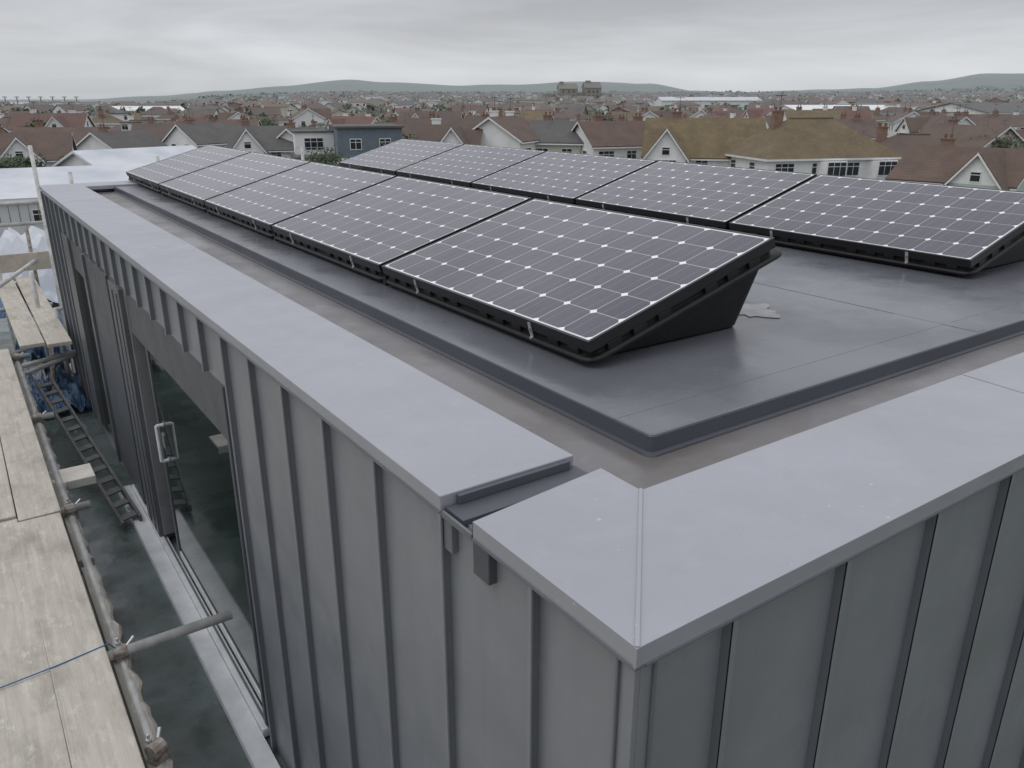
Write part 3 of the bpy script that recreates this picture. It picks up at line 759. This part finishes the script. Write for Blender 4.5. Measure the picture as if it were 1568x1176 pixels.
# ---------------------------------------------------------------- trees
def leafcloud(mb,c,rx,rz,n,size,k1='leaf',k2='leaf_lit'):
    clumps=[]
    for i in range(max(4,n//45)):
        v=Vector((random.gauss(0,1),random.gauss(0,1),random.gauss(0,1))).normalized()*random.uniform(.35,.85)
        clumps.append((Vector((c[0]+v.x*rx,c[1]+v.y*rx,c[2]+v.z*rz)),random.uniform(.25,.5)))
    for i in range(n):
        cc,cr=random.choice(clumps)
        v=Vector((random.gauss(0,1),random.gauss(0,1),random.gauss(0,.8))).normalized()*random.uniform(.6,1)
        p=cc+Vector((v.x*rx*cr,v.y*rx*cr,v.z*rz*cr)); a=Vector([random.gauss(0,1) for _ in range(3)]).normalized(); b=a.orthogonal().normalized(); s=size*random.uniform(.6,1.3)
        mb.poly([p-a*s,p+b*s*.8,p+a*s,p-b*s*.7],k2 if (v.z>.35 and random.random()<.6) else k1)  # upper side of each clump painted as lit by the paler leaves
def tree(h,r):
    mb=MB(); 
    rings=[]
    for t,rad in ((0,.22),(.15,.16),(.4,.12),(.6,.06)): rings.append([(rad*math.cos(a)+t*.3,rad*math.sin(a),h*t) for a in [2*math.pi*i/7 for i in range(7)]])
    mb.loft(rings,'bark')
    for i in range(6):
        a=i*1.05; z=h*(.35+.05*i); mb.tube((.1,0,z),(r*.6*math.cos(a),r*.6*math.sin(a),z+h*.2),.05,'bark',5)
    leafcloud(mb,(0,0,h*.60),r,h*.38,1900,.17)
    return mb.mesh('tree_mesh',False)
tv=[tree(5.5,2.6),tree(7,2.9),tree(4.4,2.6),tree(6.2,3.4)]
for i in range(210):
    D=random.uniform(62,240); L=random.uniform(-.75,.8)*D
    if blocked(D,L,-1): continue
    place(random.choice(tv),'garden_tree',D,L,random.uniform(0,6),None,random.uniform(.65,1.05))
for D,L in ((98,-34),(106,-37),(97,-12.0),(84,-11),(140,-52),(143,-48),(146,-45),(140,-42),(138,-38),(86,14.0),(76,43),(92,-23),(104,0),(110,18),(112,24)): place(random.choice(tv),'garden_tree',D,L,random.uniform(0,6),None,.9)
mb=MB()
for i in range(1500):
    D=240+1700*random.random()**1.4; L=random.uniform(-.8,.9)*D
    if L/D<-.42 and D>700: continue
    x,y=TW(D,L); z=terr(x,y); h=random.uniform(4,8); leafcloud(mb,(x,y,z+h*.5),h*random.uniform(.6,1.4),h*.5,60,.85)
for i in range(520):
    D=random.uniform(1500,1950); L=random.uniform(-.36,.85)*D; x,y=TW(D,L); z=terr(x,y); leafcloud(mb,(x,y,z+4),24,6.5,40,2.6)
mb.obj('distant_trees',None,0,False,False)

mb=MB()
for i in range(8):
    D=640; L=-.515*D-i*9; x,y=TW(D,L); mb.box(x-.35,x+.35,y-.35,y+.35,GZ0,GZ0+10.5,'w_stone'); mb.box(x-1.6,x+1.6,y-.4,y+.4,GZ0+10.5,GZ0+11,'w_stone')
mb.obj('seafront_masts',None)

# ---------------------------------------------------------------- world, sun
W=bpy.data.worlds.new('World'); S.world=W; W.use_nodes=True; nt=W.node_tree
bg=nt.nodes['Background']
sky=N(nt,'ShaderNodeTexSky',sky_type='NISHITA'); sky.sun_disc=False
sky.air_density=1.5; sky.dust_density=3
tc=N(nt,'ShaderNodeTexCoord').outputs['Generated']
sp=N(nt,'ShaderNodeSeparateXYZ'); nt.links.new(tc,sp.inputs[0])
cr=N(nt,'ShaderNodeValToRGB'); nt.links.new(sp.outputs[2],cr.inputs[0])
e=cr.color_ramp.elements; e[0].position=0; e[0].color=(.60,.625,.655,1); e[1].position=1; e[1].color=(1.0,1.02,1.08,1)
for p,c in ((.025,(.70,.725,.75,1)),(.06,(.66,.68,.715,1)),(.105,(.55,.565,.605,1)),(.25,(.76,.775,.82,1))):
    x=e.new(p); x.color=c
mp=N(nt,'ShaderNodeMapping'); mp.inputs['Scale'].default_value=(1,1,7); nt.links.new(tc,mp.inputs[0])
n1=noiset(nt,mp.outputs[0],2.3,7,.52,.5)
mr=N(nt,'ShaderNodeMapRange'); nt.links.new(n1,mr.inputs[0]); mr.inputs[1].default_value=.33; mr.inputs[2].default_value=.67; mr.inputs[3].default_value=.80; mr.inputs[4].default_value=1.14
cl=mixc(nt,1.0,cr.outputs[0],mr.outputs[0],'MULTIPLY')
nsk=mixc(nt,1.0,sky.outputs[0],(.1,.1,.1),'MULTIPLY')
fin=mixc(nt,.06,cl,nsk)
nt.links.new(fin,bg.inputs[0]); bg.inputs[1].default_value=1.0
su=bpy.data.lights.new('sun','SUN'); su.energy=.5; su.angle=math.radians(40); su.color=(1,.98,.95)
so=bpy.data.objects.new('sun',su); S.collection.objects.link(so)
sd=Vector((-.55,.2,.95)).normalized(); so.rotation_euler=sd.to_track_quat('Z','Y').to_euler()
sky.sun_rotation=math.atan2(sd.x,sd.y); sky.sun_elevation=math.asin(sd.z)

# ---------------------------------------------------------------- camera
cam=bpy.data.cameras.new('camera'); co=bpy.data.objects.new('camera',cam); S.collection.objects.link(co)
co.location=(0,0,.88); cam.lens=28.0; cam.sensor_width=36; cam.clip_end=30000; cam.clip_start=.02
co.rotation_euler=(math.radians(90-19.75),0,YAW)
S.camera=co
